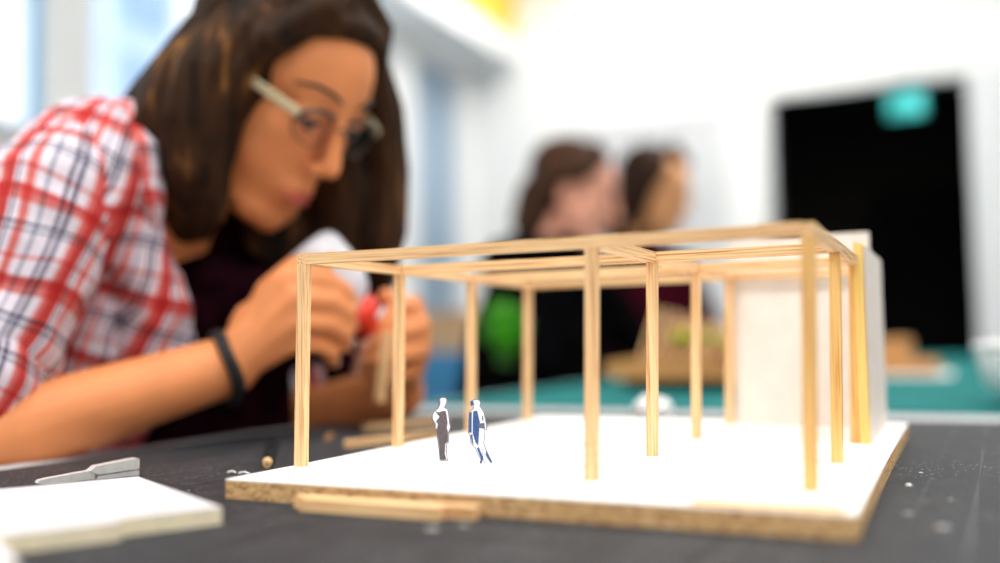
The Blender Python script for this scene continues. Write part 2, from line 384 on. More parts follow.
tag(obj('window_blind', bm, mat('blue_blind_cloth', srgb(166,186,204), .8, var=.05)), 'pale blue pleated blind hanging in the far left window', 'blind')

t = thing('bare_tree', 'thin bare tree outside the leftmost window', 'tree', (-4.4, 2.6, FZ))
bm = BM(); add_tube(bm, [(0,0,0),(.03,.02,1.2),(-.02,.0,2.2),(.02,.02,3.4)], [.05,.04,.03,.012], 10); obj('trunk', bm, DARKB, t)
for k in range(7):
    an = k*2.4; z = 1.5+k*.25; c_, s_ = math.cos(an), math.sin(an)
    bm = BM(); add_tube(bm, [(0,0,z),(.25*c_,.25*s_,z+.30),(.42*c_,.42*s_,z+.42),(.62*c_,.62*s_,z+.40)], [.014,.010,.007,.003], 8); obj('branch', bm, DARKB, t)

# ------------------------------------------------------------------ lamps and daylight
def ceiling_lamp(x, y, lx, ly, pw, lab):
    t = thing('ceiling_lamp', lab, 'lamp', (x, y, CZ))
    bm = BM(); add_box(bm, (-lx/2, -ly/2, -.05), (lx/2, ly/2, 0), bevel=.006); obj('housing', bm, FRAME, t)
    bm = BM(); add_box(bm, (-lx/2+.02, -ly/2+.02, -.058), (lx/2-.02, ly/2-.02, -.05)); obj('diffuser', bm, mat('lamp_diffuser', (.9,.9,.9,1), .5, emit=(1,.98,.95,1), es=3), t)
    ld = bpy.data.lights.new('lamp_light', 'AREA'); ld.shape = 'RECTANGLE'; ld.size = lx; ld.size_y = ly; ld.energy = pw; ld.color = (1,.97,.93)
    lo = bpy.data.objects.new('lamp_light', ld); C.objects.link(lo); lo.location = (0, 0, -.07); lo.parent = t
LP = 30
ceiling_lamp(1.9, -.9, 1.5, .35, LP*1.7, 'long ceiling lamp behind the viewer at the right')
ceiling_lamp(-.6, -1.0, 1.5, .35, LP*1.5, 'long ceiling lamp behind the viewer at the left')
ceiling_lamp(.7, .25, 1.5, .35, LP*.75, 'long ceiling lamp over the black table')
ceiling_lamp(.5, 2.6, 1.5, .35, LP*1.15, 'long ceiling lamp over the teal table')
ceiling_lamp(-1.0, 4.0, 1.5, .35, LP*1.4, 'long ceiling lamp near the corner of the white walls')
ceiling_lamp(1.6, 3.9, 1.5, .35, LP*.6, 'long ceiling lamp in front of the dark doorway')
wd = bpy.data.worlds.new('sky'); sc.world = wd; wd.use_nodes = True
bg = wd.node_tree.nodes['Background']; bg.inputs[0].default_value = (.92,.96,1,1); bg.inputs[1].default_value = 1.6
def win_light(y, z, sy, sz, pw):
    ld = bpy.data.lights.new('daylight', 'AREA'); ld.shape = 'RECTANGLE'; ld.size = sy; ld.size_y = sz; ld.energy = pw; ld.color = (.84,.92,1)
    lo = bpy.data.objects.new('daylight', ld); C.objects.link(lo); lo.location = (XL-.5, y, z+.2); lo.rotation_euler = (0, -PI/2+.15, 0)
sd = bpy.data.lights.new('sun', 'SUN'); sd.energy = 1.2; sd.angle = .35; sd.color = (1,.97,.92)
so = bpy.data.objects.new('sun', sd); C.objects.link(so)
so.rotation_euler = Vector((.55, -.5, -1)).to_track_quat('-Z', 'Y').to_euler() if False else Vector((-.35, .75, -.62)).to_track_quat('-Z', 'Y').to_euler()

# ------------------------------------------------------------------ tables and mats
def table(label, lo, hi, top_m, thick=.025, name='work_table'):
    cx, cy = (lo[0]+hi[0])/2, (lo[1]+hi[1])/2
    t = thing(name, label, 'table', (cx, cy, FZ)); hx, hy = (hi[0]-lo[0])/2, (hi[1]-lo[1])/2; H = TZ-.003-FZ
    bm = BM(); add_box(bm, (-hx, -hy, H-thick), (hx, hy, H), bevel=.003); obj('tabletop', bm, top_m, t)
    for sx in (-1, 1):
        for sy in (-1, 1):
            bm = BM(); add_box(bm, (sx*(hx-.07)-.02, sy*(hy-.07)-.02, 0), (sx*(hx-.07)+.02, sy*(hy-.07)+.02, H-thick), bevel=.004); obj('leg', bm, DSTEEL, t)
    for sy in (-1, 1):
        bm = BM(); add_box(bm, (-hx+.09, sy*(hy-.07)-.015, H-thick-.05), (hx-.09, sy*(hy-.07)+.015, H-thick)); obj('apron', bm, DSTEEL, t)
    return t
table('white work table under the black cutting mat', (-.285, -1.1), (1.25, .655), WHITE_TOP)
table('long white work table with teal mats beyond the black table', (-.33, .662), (1.45, 3.55), WHITE_TOP)
bm = BM(); add_box(bm, (-.74, -.82, 0), (.74, .82, .003), bevel=.001)
o = tag(obj('cutting_mat', bm, BLACKMAT), 'black scratched cutting mat under the wooden model', 'cutting mat'); o.location = (.5, -.265, TZ-.003)
bm = BM(); add_box(bm, (-.86, -.815, 0), (.86, .815, .003), bevel=.001)
o = tag(obj('cutting_mat', bm, TEAL), 'teal cutting mat on the back table, nearer one', 'cutting mat', None); o.location = (.56, 1.486, TZ-.003)
bm = BM(); add_box(bm, (-.86, -.58, 0), (.86, .58, .003), bevel=.001)
o = tag(obj('cutting_mat', bm, TEAL), 'teal cutting mat on the back table, farther one by the dark doorway', 'cutting mat'); o.location = (.56, 2.93, TZ-.003)

# ------------------------------------------------------------------ the architectural model
X = [0, .15924*K, .25407*K]; Y = [0, .09693*K, .19522*K, .29503*K]; w = .00545*K; H = .11*K
LX = .0244
T = thing('architectural_model', 'wooden post and beam house model on a white particleboard base', 'model', (0,0,TZ))
bx0, by0, bx1, by1 = -.00273*K, -.04877*K, .27894*K, .34099*K
Z0 = -TZ                                     # local height of the base top
bm = BM(); add_box(bm, (bx0, by0, 0), (bx1, by1, Z0-.0008)); base = obj('base_board', bm, PART, T)
bm = BM(); add_box(bm, (bx0, by0, Z0-.0008), (bx1, by1, Z0)); obj('white_top_sheet', bm, FOAM, base)
def part_box(name, lo, hi, m, bevel=.0002, jx=0):
    """box of the leaning frame: x shifts with height above the base"""
    sub = BM(); add_box(sub, lo, hi, bevel=bevel)
    for v in sub.verts: v.co.x += v.co.z*LX + jx; v.co.z += Z0
    return obj(name, sub, m, T)
for j, y in enumerate(Y):
    for i, x in enumerate(X):
        part_box('post', (x, y, 0), (x+w, y+w, H-w), WZg if i == 2 else WZ)
# beams running away from the viewer, one per column
part_box('beam', (X[0], Y[0], H-w), (X[0]+w, Y[3]+w, H), WY)
part_box('beam', (X[1], Y[0]+w, H-w), (X[1]+w, Y[1]+w, H), WY)
part_box('beam', (X[1], Y[1]+w, H-w), (X[1]+w, Y[3]+w, H), WY)
part_box('beam', (X[2], Y[0], H-w), (X[2]+w, Y[2]+w, H), WY)
# cross beams, butted between them
for j, y in enumerate(Y):
    if j == 0:
        part_box('beam', (X[0]+w, y, H-w), (X[1]+w*.5, y+w, H), WX); part_box('beam', (X[1]+w*.5, y, H-w), (X[2]-.020, y+w, H), WX)
        part_box('beam', (X[2]-.020, y-.0006, H-w-.0004), (X[2], y+w, H+.0006), WX)
    elif j == 1:
        part_box('beam', (X[0]+w, y, H-w), (X[1], y+w, H), WX); part_box('beam', (X[1]+w, y, H-w), (X[2], y+w, H), WX)
    else:
        part_box('beam', (X[0]+w, y, H-w), (X[1], y+w, H), WX); part_box('beam', (X[1]+w, y, H-w), (X[2]+(w if j == 3 else 0), y+w, H), WX)
# foam board walls at the back right corner
SX = .3008
def wall_part(lo, hi, m=CREAM, name='wall_panel'):
    sub = BM(); add_box(sub, lo, hi, bevel=.0003)
    for v in sub.verts: v.co.z += Z0
    return obj(name, sub, m, T)
wall_part((.191, Y[3]+w+.0005, 0), (SX-.001, Y[3]+w+.0055, .1545))
wall_part((SX, .2265, 0), (SX+.0055, .374, .1335))
sub = BM(); add_prism(sub, [(.0,.0),(.0056,0),(.0056,.1345),(0,.1355)], .006, Matrix.Translation((.2990, .2200, Z0))); obj('post', sub, WZy, T)

# ------------------------------------------------------------------ paper people on the base
def paper_person(label, feet, h, outline, prints, px0, pxc, pyb):
    """flat printed cut-out; outline points are taken in units of its own height"""
    t = thing('paper_figure', label, 'paper figure', feet, yaw, None)
    k = h
    cv = lambda poly: [((x-pxc)*k, (pyb-y)*k) for x, y in poly]
    bm = BM(); add_prism(bm, cv(outline), .0004); obj('cut_out', bm, PAPER, t)
    cvx = cv(outline); n_ = len(cvx); ins = []
    for i_ in range(n_):
        a_, b_, c_ = (Vector(cvx[(i_+q_) % n_]) for q_ in (-1, 0, 1)); d1 = (b_-a_).normalized(); d2 = (c_-b_).normalized(); nn = (Vector((d1.y, -d1.x))+Vector((d2.y, -d2.x)))
        nn = nn.normalized() if nn.length > .2 else Vector((d1.y, -d1.x)); ins.append(b_+nn*k*4.2)
    bm = BM(); A_ = [bm.verts.new((v_[0], -.00012, v_[1])) for v_ in cvx]; B_ = [bm.verts.new((v_[0], -.00012, v_[1])) for v_ in ins]
    for i_ in range(n_): bm.faces.new((A_[i_], A_[(i_+1) % n_], B_[(i_+1) % n_], B_[i_]))
    obj('printed_outline', bm, OUTP, t)
    for nm, poly, m in prints:
        bm = BM(); add_prism(bm, cv(poly), .00008, Matrix.Translation((0, -.00009, 0))); obj(nm, bm, m, t)
    return t
s1 = .6025/981/5.63
f1 = onplane(439.5+5, 461, 0)
paper_person('standing white paper figure with grey clothes, left of the pair', (f1.x, f1.y, 0), s1,
    [(163,115),(180,105),(203,109),(210,125),(205,145),(195,163),(212,172),(218,200),(222,240),(228,275),(218,300),(216,360),(205,370),(203,420),(212,458),(195,463),(175,461),(163,454),(158,400),(150,340),(146,285),(138,275),(140,255),(124,230),(122,205),(135,182),(158,165),(160,150),(156,130)],
    [('printed_clothes', [(140,182),(160,190),(185,182),(200,184),(205,210),(210,250),(205,275),(212,300),(211,355),(196,365),(192,420),(200,453),(176,455),(166,448),(161,380),(152,310),(149,285),(156,255),(145,240),(165,215)], GREYP),
     ('printed_hair', [(160,118),(168,110),(172,135),(166,158),(160,150)], NAVYP)], 0, 190, 461)
f2 = onplane(482, 463.5, 0)
paper_person('walking white paper figure with blue clothes, right of the pair', (f2.x, f2.y, 0), .586/981/5.63,
    [(345,130),(355,118),(380,112),(400,118),(408,135),(402,150),(412,165),(425,185),(432,220),(440,265),(437,288),(425,284),(428,330),(422,355),(435,400),(450,430),(468,465),(457,472),(435,440),(412,392),(416,440),(425,474),(405,476),(395,468),(400,450),(380,410),(370,385),(358,380),(345,355),(342,320),(332,300),(335,240),(340,180),(355,172),(366,160),(350,150)],
    [('printed_face', [(349,127),(364,122),(370,150),(353,147)], BLUEP), ('printed_sleeve', [(342,186),(355,184),(352,300),(337,298)], BLUEP),
     ('printed_coat', [(363,180),(385,177),(399,240),(388,372),(374,356),(358,305),(359,240)], BLUEP), ('printed_hand', [(345,312),(356,309),(363,374),(352,352)], BLUEP),
     ('printed_leg', [(380,386),(392,381),(416,442),(406,470),(398,467),(403,446)], BLUEP), ('printed_leg', [(430,402),(438,404),(465,462),(457,466),(432,425)], BLUEP),
     ('printed_bag', [(390,250),(425,246),(427,280),(395,274)], NAVYP), ('printed_mark', [(411,210),(418,205),(419,234),(413,232)], BLUEP)], 0, 408, 472)

# ------------------------------------------------------------------ loose sticks and scraps
def stick(label, a, b, th=w, z=TZ, m=None, wd_=None, group=None, name='wooden_stick'):
    a = Vector((a[0], a[1], 0)); b = Vector((b[0], b[1], 0)); L = (b-a).length; ang = math.atan2(b.y-a.y, b.x-a.x)
    wv = wd_ or th
    bm = BM(); add_box(bm, (0, -wv/2, 0), (L, wv/2, th), bevel=.0002)
    o = tag(obj(name, bm, m or WX), label, 'wood stick', group); o.location = (a.x, a.y, z); o.rotation_euler = (0,0,ang); return o
stick('short pine stick in front, lying before the other along the base edge', (.060, -.0728), (.139, -.0720))
stick('longer pine stick between the front stick and the base edge', (.0515, -.0656), (.154, -.0650))
stick('thin flat pine strip on the front right of the white base', (.252, -.0475), (.316, -.0475), .0012, 0, None, .013)
p = onplane(346, 448, TZ); q = onplane(440, 437, TZ); stick('pine stick on the black mat, end nearest the front left post', p, q)
p = onplane(363, 431, TZ); q = onplane(445, 423, TZ); stick('pine stick on the black mat farther back near the hands', p, q)
p = onplane(326, 441, TZ); q = onplane(332, 436, TZ); stick('tiny pine offcut on the mat between pencil and sticks', p, q, .0032, TZ, REDWOOD)
for n, (px, py, r, lab) in enumerate([(951,500,.0016,'small grey glue crumb by the right base edge'), (943,528,.003,'round pale glue blot at the lower right'), (909,486,.0020,'white foam crumb touching the right base edge'),
     (432,530,.0030,'pale glue blot below the end of the sticks'), (464,526,.0022,'smaller pale glue blot right below the stick ends'), (908,514,.0024,'beige crumb between base corner and blots'), (921,473,.0013,'tiny white crumb on the mat right of the posts')]):
    c = onplane(px, py, TZ); bm = BM(); add_ell(bm, (0,0,.0003), (r, r*.8, r*.28 if n not in (2,) else r*.6), n=10)
    for v in bm.verts: v.co += Vector((hashn(v.co, 900), hashn(v.co, 700), 0))*r*.3; v.co.z = max(v.co.z, 0)
    o = tag(obj('glue_crumb', bm, mat('dried_glue_%s' % 'abcdefg'[n], srgb(168,166,162) if n not in (2,6) else srgb(238,238,238), .4)), lab, 'scrap'); o.location = c
for (px, py, dx) in ((228, 473, .006), (239, 474, .008)):
    c = onplane(px, py, TZ); bm = BM(); add_tube(bm, [(0,0,.0006),(dx*.5,.001,.0014),(dx,0,.0006)], .0006, 8)
    o = tag(obj('glue_thread', bm, PAPER), 'clear glue thread left of the base corner, %s one' % ('left' if px < 230 else 'right'), 'scrap'); o.location = c

# pencil
p = onplane(267, 469, TZ); q = onplane(274, 441, TZ); d = (q-p).normalized()
t = thing('pencil', 'black pencil lying on the mat left of the model, tip towards us', 'pencil', p, math.atan2(d.y, d.x))
rr = .0035
bm = BM(); add_cyl(bm, (.010,0,rr), (.17,0,rr), rr, n=6); obj('barrel', bm, PENCIL, t)
bm = BM(); add_cyl(bm, (.0010,0,rr*.85), (.010,0,rr), .0026, rr*.98, n=16); obj('sharpened_tip', bm, WX, t)
bm = BM(); add_cyl(bm, (0,0,rr*.83), (.0015,0,rr*.85), .0004, .0008, n=12); obj('lead', bm, LEAD, t)

# foam core sheet, lower left
ft = -.0027
c0 = onplane(222, 507, ft); c1 = onplane(138, 476.5, ft); c3 = onplane(8, 533, ft)
e1 = (c1-c0); L1 = e1.length; e1.normalize(); e2 = Vector((e1.y*1, -e1.x, 0)) 
if e2.dot(c3-c0) < 0: e2 = -e2
t = thing('foam_board', 'white foam board sheet lying at the lower left of the table', 'foam board', (c0.x, c0.y, TZ), math.atan2(e1.y, e1.x))
sg = 1 if Vector((-e1.y, e1.x, 0)).dot(e2) > 0 else -1
th = ft-TZ; st = (onplane(118, 520, ft)-c0).dot(e2); L2 = (c3-c0).dot(e2)+.003
ol = [(0,0),(L1,0),(L1,L2+.05),(-.008,L2+.0),(-.008,st),(0,st)]
def slab(z0, z1):
    bm = BM(); a_ = [bm.verts.new((x, y*sg, z0)) for x, y in ol]; b_ = [bm.verts.new((x, y*sg, z1)) for x, y in ol]
    bm.faces.new(a_[::-1]); bm.faces.new(b_)
    for i in range(len(ol)): j = (i+1) % len(ol); bm.faces.new((a_[i], a_[j], b_[j], b_[i]))
    return bm
obj('foam_core', slab(0, th-.0007), FOAME, t); obj('top_paper', slab(th-.0007, th), FOAMG, t)
# second board, cut by the frame corner
p0 = onplane(-1, 539, TZ+.005); p1 = onplane(19, 564, TZ+.005); dd = (p1-p0).normalized()
t = thing('foam_board', 'white board piece cut by the lower left corner of the photo', 'foam board', (p0.x, p0.y, TZ), math.atan2(dd.y, dd.x))
bm = BM(); add_box(bm, (-.03, -.12, 0), (.06, 0, .0045)); obj('foam_core', bm, FOAME, t); bm = BM(); add_box(bm, (-.03, -.12, .0045), (.06, 0, .0052)); obj('top_paper', bm, FOAMG, t)

# steel craft knife behind the foam sheet
p = onplane(36, 486, TZ); q = onplane(137, 476, TZ); d = q-p; L = d.length
t = thing('craft_knife', 'silver metal craft knife lying behind the white foam sheet', 'knife', p, math.atan2(d.y, d.x))
bm = BM(); add_prism(bm, [(0,.0018),(.003,.0008),(L*.55,.001),(L*.55,.0105*.62),(L*.5,.0065),(.006,.0042),(.001,.0034)], .007, Matrix.Translation((0,-.0035,0))); obj('blade_holder', bm, STEEL, t)
bm = BM(); add_prism(bm, [(L*.50,.0064),(L*.56,.0090),(L*.98,.0118),(L,.0112),(L,.0050),(L*.58,.0036)], .009, Matrix.Translation((0,-.0045,0))); obj('grip', bm, STEEL, t)
bm = BM(); add_prism(bm, [(L*.56,.0006),(L*1.0,.0008),(L,.0042),(L*.58,.0030)], .008, Matrix.Translation((0,-.004,0))); obj('slider', bm, STEEL, t)

# ------------------------------------------------------------------ people
def cc(r, u, b):  # camera-aligned direction -> world (right, up, toward the viewer)
    return RT*r + UP*u - fwd*b
class Head:
    def __init__(s, c, yawd, pitchd, rolld, k=1.0):
        y, p, q = (math.radians(v) for v in (yawd, pitchd, rolld))
        F = (math.sin(y)*math.cos(p), -math.sin(p), math.cos(y)*math.cos(p))
        U = (math.sin(y)*math.sin(p), math.cos(p), math.cos(y)*math.sin(p))
        rot = lambda v: (v[0]*math.cos(q)+v[1]*math.sin(q), -v[0]*math.sin(q)+v[1]*math.cos(q), v[2])
        s.F = cc(*rot(F)); s.U = cc(*rot(U)); s.L = s.U.cross(s.F); s.c = Vector(c); s.k = k
        s.m = Matrix((s.L, s.U, s.F)).transposed()
    def p(s, l, u, f): return s.c + (s.L*l + s.U*u + s.F*f)*s.k
    def ell(s, bm, c, r, tilt=None):
        m = s.m if tilt is None else s.m @ Euler(tilt).to_matrix()
        add_ell(bm, s.p(*c), [x*s.k for x in r], m)
    def tube(s, bm, pts, r): add_tube(bm, [s.p(*q) for q in pts], [x*s.k for x in r] if isinstance(r, (list, tuple)) else r*s.k, 12)

def head_solid(bm, h):
    h.ell(bm, (0,.030,-.010), (.073,.080,.090)); h.ell(bm, (0,.028,.034), (.061,.060,.056))       # cranium, forehead
    h.ell(bm, (0,-.032,.028), (.062,.075,.057)); h.ell(bm, (0,-.066,.040), (.048,.050,.044))       # face, lower face
    h.tube(bm, [(-.054,-.035,.0),(-.048,-.074,.018),(-.022,-.106,.058),(.0,-.112,.066),(.022,-.106,.058),(.048,-.074,.018),(.054,-.035,0)], [.018,.018,.016,.017,.016,.018,.018])
    h.ell(bm, (0,-.111,.064), (.018,.014,.016))
    for s_ in (-1, 1):
        h.ell(bm, (s_*.036,-.022,.058), (.022,.020,.020)); h.ell(bm, (s_*.036,-.050,.044), (.025,.034,.027)); h.ell(bm, (s_*.030,.0015,.0745), (.0150,.0110,.0130)) # cheek, upper lid
        h.ell(bm, (s_*.0100,-.0425,.094), (.0080,.0060,.009))                                          # nostril wings
        h.ell(bm, (s_*.074,-.008,-.008), (.006,.030,.018), (0, s_*.35, 0)); h.ell(bm, (s_*.076,-.032,-.004), (.005,.010,.008)) # ear, lobe
    h.tube(bm, [(-.034,.021,.074),(-.012,.018,.084),(.012,.018,.084),(.034,.021,.074)], [.010,.010,.010,.010])
    h.tube(bm, [(0,.012,.086),(0,-.012,.095),(0,-.036,.105)], [.008,.0080,.0098])
    h.ell(bm, (0,-.071,.078), (.025,.017,.014))

def face_parts(h, body, lipm=None):
    bm = BM(); h.tube(bm, [(-.021,-.0750,.0800),(-.009,-.0715,.0905),(0,-.0725,.092),(.009,-.0715,.0905),(.021,-.0750,.0800)], [.0012,.0030,.0029,.0030,.0012])
    h.tube(bm, [(-.019,-.0770,.0800),(-.008,-.0805,.0895),(.008,-.0805,.0895),(.019,-.0770,.0800)], [.0012,.0042,.0042,.0012]); obj('lips', bm, lipm or LIP, body, True)
    for s_ in (-1, 1):
        bm = BM(); h.ell(bm, (s_*.030,-.0045,.0750), (.0105,.0065,.0118)); e = obj('eye', bm, EYEW, body, True)
        bm = BM(); h.ell(bm, (s_*.0295,-.0075,.0840), (.0058,.0046,.0030)); obj('iris', bm, DARKB, e, True)
        bm = BM(); h.tube(bm, [(s_*.016,-.005,.0835),(s_*.024,-.0020,.0885),(s_*.034,-.0020,.0875),(s_*.044,-.005,.080)], [.0008,.0020,.0022,.001]); obj('eyelash', bm, DARKB, body, True)
        bm = BM(); h.tube(bm, [(s_*.012,.023,.0925),(s_*.024,.028,.089),(s_*.038,.029,.080),(s_*.050,.023,.066)], [.0014,.0020,.0018,.0010]); obj('eyebrow', bm, DARKB, body, True)

def hand_solid(bm, wrist, mcps, fingers, thumb, rw=.024):
    """wrist, four knuckles, four finger joint lists (after the knuckle), thumb joint list"""
    cen = sum(mcps, Vector())/4; 
    for i, m_ in enumerate(mcps): add_tube(bm, [wrist.lerp(m_, .12), wrist.lerp(m_, .55), m_], [rw*.72, .0145, .0112-.0008*(i == 3)], 12)
    for i in range(3): add_tube(bm, [mcps[i], mcps[i+1]], .0098, 10); add_tube(bm, [wrist.lerp(mcps[i], .5), wrist.lerp(mcps[i+1], .5)], .0130, 10)
    for i, (m_, fj) in enumerate(zip(mcps, fingers)):
        r = (.0098, .0100, .0095, .0083)[i]; n = len(fj)
        add_tube(bm, [m_]+fj, [r*1.06, r, r*.92, r*.80][:n+1], 12)
    add_tube(bm, thumb, [.0165, .0130, .0108, .0090][:len(thumb)], 12)

def nails(tips, body, m):
    for (a, b_, n_) in tips:
        bm = BM(); d = (b_-a).normalized(); mt = Matrix((d, n_.cross(d).normalized(), n_.normalized())).transposed()
        add_ell(bm, b_ + n_.normalized()*.0068 + d*.003, (.006, .0048, .0012), mt); obj('fingernail', bm, m, body, True)

def clothing_uv(o, bones):
    """weave coordinates: around and along the nearest limb or trunk"""
    me = o.data; uv = me.uv_layers.new(name='weave'); co = np.empty(len(me.vertices)*3); me.vertices.foreach_get('co', co); co = co.reshape(-1, 3)
    cen = np.array([np.mean(co[list(p.vertices)], axis=0) for p in me.polygons]); best = np.full(len(cen), 1e9); idx = np.zeros(len(cen), int)
    for k, (a, b_, r, ref) in enumerate(bones):
        A, B = np.array(a), np.array(b_); d = B-A; L = np.linalg.norm(d); d = d/L; tt = np.clip((cen-A)@d, 0, L); ds = np.linalg.norm(cen-A-tt[:, None]*d, axis=1)/r
        m_ = ds < best; best[m_] = ds[m_]; idx[m_] = k
    fr = []
    for (a, b_, r, ref) in bones:
        d = (Vector(b_)-Vector(a)).normalized(); e = (Vector(ref)-d*Vector(ref).dot(d)).normalized(); fr.append((Vector(a), d, e, d.cross(e), r))
    for p in me.polygons:
        A, d, e, g, r = fr[idx[p.index]]; ca = Vector(cen[p.index])-A; ref = math.atan2(ca.dot(g), ca.dot(e))
        for li in p.loop_indices:
            v = me.vertices[me.loops[li].vertex_index].co - A; an = math.atan2(v.dot(g), v.dot(e))
            if an-ref > PI: an -= 2*PI
            if an-ref < -PI: an += 2*PI
            q_ = v*14; uv.data[li].uv = (an*r+hashn(v, 13)*.012, v.dot(d)+hashn(v+Vector((5,2,1)), 13)*.012)

# ---- the woman with glasses
hw = Head(W(278, 80, .935), 60, 32, 3, 1.0)
neck = W(152, 172, .935); rsh = W(48, 200, .83); lsh = W(235, 255, 1.07)
chest = W(110, 285, .98); belly = Vector((-.47, .17, -.08)); pelvis = Vector((-.52, .16, -.26))
relb = W(-62, 456, .735); rwr = W(229, 366, .845)
lelb = W(300, 425, 1.08); lwr = W(400, 392, 1.0)
person = thing('person', 'woman with brown hair and glasses in plaid shirt gluing at the table', 'person', (pelvis.x, pelvis.y, FZ))
off = -Vector((pelvis.x, pelvis.y, FZ))
def place(o): 
    o.matrix_parent_inverse = Matrix.Translation(off) ; return o
bm = BM()
head_solid(bm, hw)
add_tube(bm, [hw.p(0,-.035,-.025), hw.p(0,-.09,-.035).lerp(neck, .4), neck], [.054,.052,.060], 20)
add_tube(bm, [neck, chest, belly, pelvis], [.068,.085,.09,.105], 20)
add_tube(bm, [rsh, neck.lerp(chest, .45), lsh], [.046,.075,.046], 16)
add_tube(bm, [rsh, rsh.lerp(relb, .5), relb], [.046,.042,.036], 16)
add_tube(bm, [relb, relb.lerp(rwr, .22), relb.lerp(rwr, .48), relb.lerp(rwr, .78), rwr], [.033,.0335,.0325,.0285,.0265], 16)
add_tube(bm, [lsh, lelb], [.046,.036], 16); add_tube(bm, [lelb, lelb.lerp(lwr, .5), lwr], [.037,.034,.026], 16)
rm = [W(284,277,.850), W(294,298,.845), W(295,322,.845), W(287,345,.850)]
rf = [[W(327,281,.858), W(344,291,.868), W(351,303,.880)], [W(333,302,.856), W(347,313,.868), W(350,325,.882)], [W(331,324,.857), W(344,334,.868), W(345,345,.880)], [W(318,345,.860), W(331,353,.868), W(332,362,.880)]]
rt = [W(255,330,.862), W(270,290,.868), W(296,266,.864), W(326,262,.860)]
hand_solid(bm, rwr, rm, rf, rt, .030)
lm = [W(413,305,.955), W(421,326,.950), W(420,350,.950), W(411,372,.955)]
lf = [[W(398,308,.928), W(386,325,.915), W(376,337,.915)], [W(398,333,.922), W(382,342,.912), W(368,347,.915)], [W(398,355,.922), W(380,360,.912), W(365,360,.918)], [W(393,376,.930), W(376,376,.922), W(363,372,.925)]]
lt = [W(408,372,.985), W(404,335,.965), W(398,303,.945), W(386,296,.930)]
hand_solid(bm, lwr, lm, lf, lt, .028)
add_tube(bm, [W(262,330,.868), W(300,322,.868), W(322,325,.876)], [.030,.026,.018], 14)
body = remesh('body', bm, SKIN, person, .0027, 11); place(body)
def soften(o, h, it=40):
    me = o.data; n = len(me.vertices); co = np.empty(n*3); me.vertices.foreach_get('co', co); co = co.reshape(-1, 3)
    Mi = np.array(h.m.transposed()); q = (co-np.array(h.c))@Mi.T/h.k
    L_, U_, F_ = np.abs(q[:, 0]), q[:, 1], q[:, 2]
    m_ = (F_ > .0) & (U_ < .012) & (U_ > -.125) & (L_ < .08)
    wt = np.clip((L_-.014)/.010, 0, 1)*np.clip((.0-(U_))/.010, 0, 1)
    wt = wt*m_*np.clip((U_+.100)/.012, 0, 1)*np.clip(F_/.02, 0, 1)
    brow = (F_ > .02) & (U_ > .006) & (U_ < .08) & (L_ < .08); wt = np.maximum(wt, brow*.8*np.clip((U_-.006)/.01, 0, 1))
    ed = np.empty(len(me.edges)*2, int); me.edges.foreach_get('vertices', ed); ed = ed.reshape(-1, 2); ed = ed[(wt[ed[:, 0]] > 0) | (wt[ed[:, 1]] > 0)]
    a_, b_ = np.concatenate([ed[:, 0], ed[:, 1]]), np.concatenate([ed[:, 1], ed[:, 0]]); cnt = np.maximum(np.bincount(a_, minlength=n), 1)
    for _ in range(it):
        av = np.stack([np.bincount(a_, weights=co[b_, k], minlength=n) for k in range(3)], 1)/cnt[:, None]
        co += (av-co)*(wt*.8)[:, None]
    me.vertices.foreach_set('co', co.ravel()); me.update()
soften(body, hw)
face_parts(hw, body)
NAIL = mat('nail', srgb(228,170,140), .25, var=.02)
nails([(rf[i][1], rf[i][2], cc(.8,.1,.5)) for i in range(4)] + [(rt[2], rt[3], cc(.1,.7,.7))] + [(lf[i][1], lf[i][2], cc(-.2,.3,.9)) for i in range(4)], body, NAIL)
# legs in dark denim, under the table edge
knee1, knee2 = Vector((-.16, .05, -.26)), Vector((-.16, .30, -.26))
bm = BM()
for kn, hp in ((knee1, pelvis+Vector((0,-.09,0))), (knee2, pelvis+Vector((0,.09,0)))):
    add_tube(bm, [hp, kn], [.085,.06], 16); add_tube(bm, [kn, Vector((kn.x-.06, kn.y, FZ+.11))], [.058,.042], 16)
add_tube(bm, [pelvis+Vector((0,-.08,.02)), pelvis+Vector((0,.08,.02))], .12, 16)
place(remesh('jeans', bm, DENIM, person, .006, 4))
for kn in (knee1, knee2):
    bm = BM(); add_tube(bm, [Vector((kn.x-.08, kn.y, FZ+.05)), Vector((kn.x+.10, kn.y, FZ+.035))], [.045,.034], 14); add_box(bm, (kn.x-.12, kn.y-.04, FZ+.001), (kn.x+.13, kn.y+.04, FZ+.02)); place(remesh('shoe', bm, PAPER, person, .005, 3))
# undershirt
bm = BM()
add_tube(bm, [W(210,250,1.0), W(215,320,1.02), W(225,420,1.05), Vector((-.43,.22,-.15))], [.050,.075,.085,.10], 20)
add_tube(bm, [W(190,240,.99), W(250,260,1.04)], [.035,.04], 16)
add_tube(bm, [W(176,318,.940), W(232,312,.98)], [.058,.065], 16)
add_tube(bm, [W(250,330,1.06), W(318,372,1.14), W(312,430,1.15)], [.06,.062,.055], 16)
ush = place(remesh('undershirt', bm, MAROON, person, .005, 4))
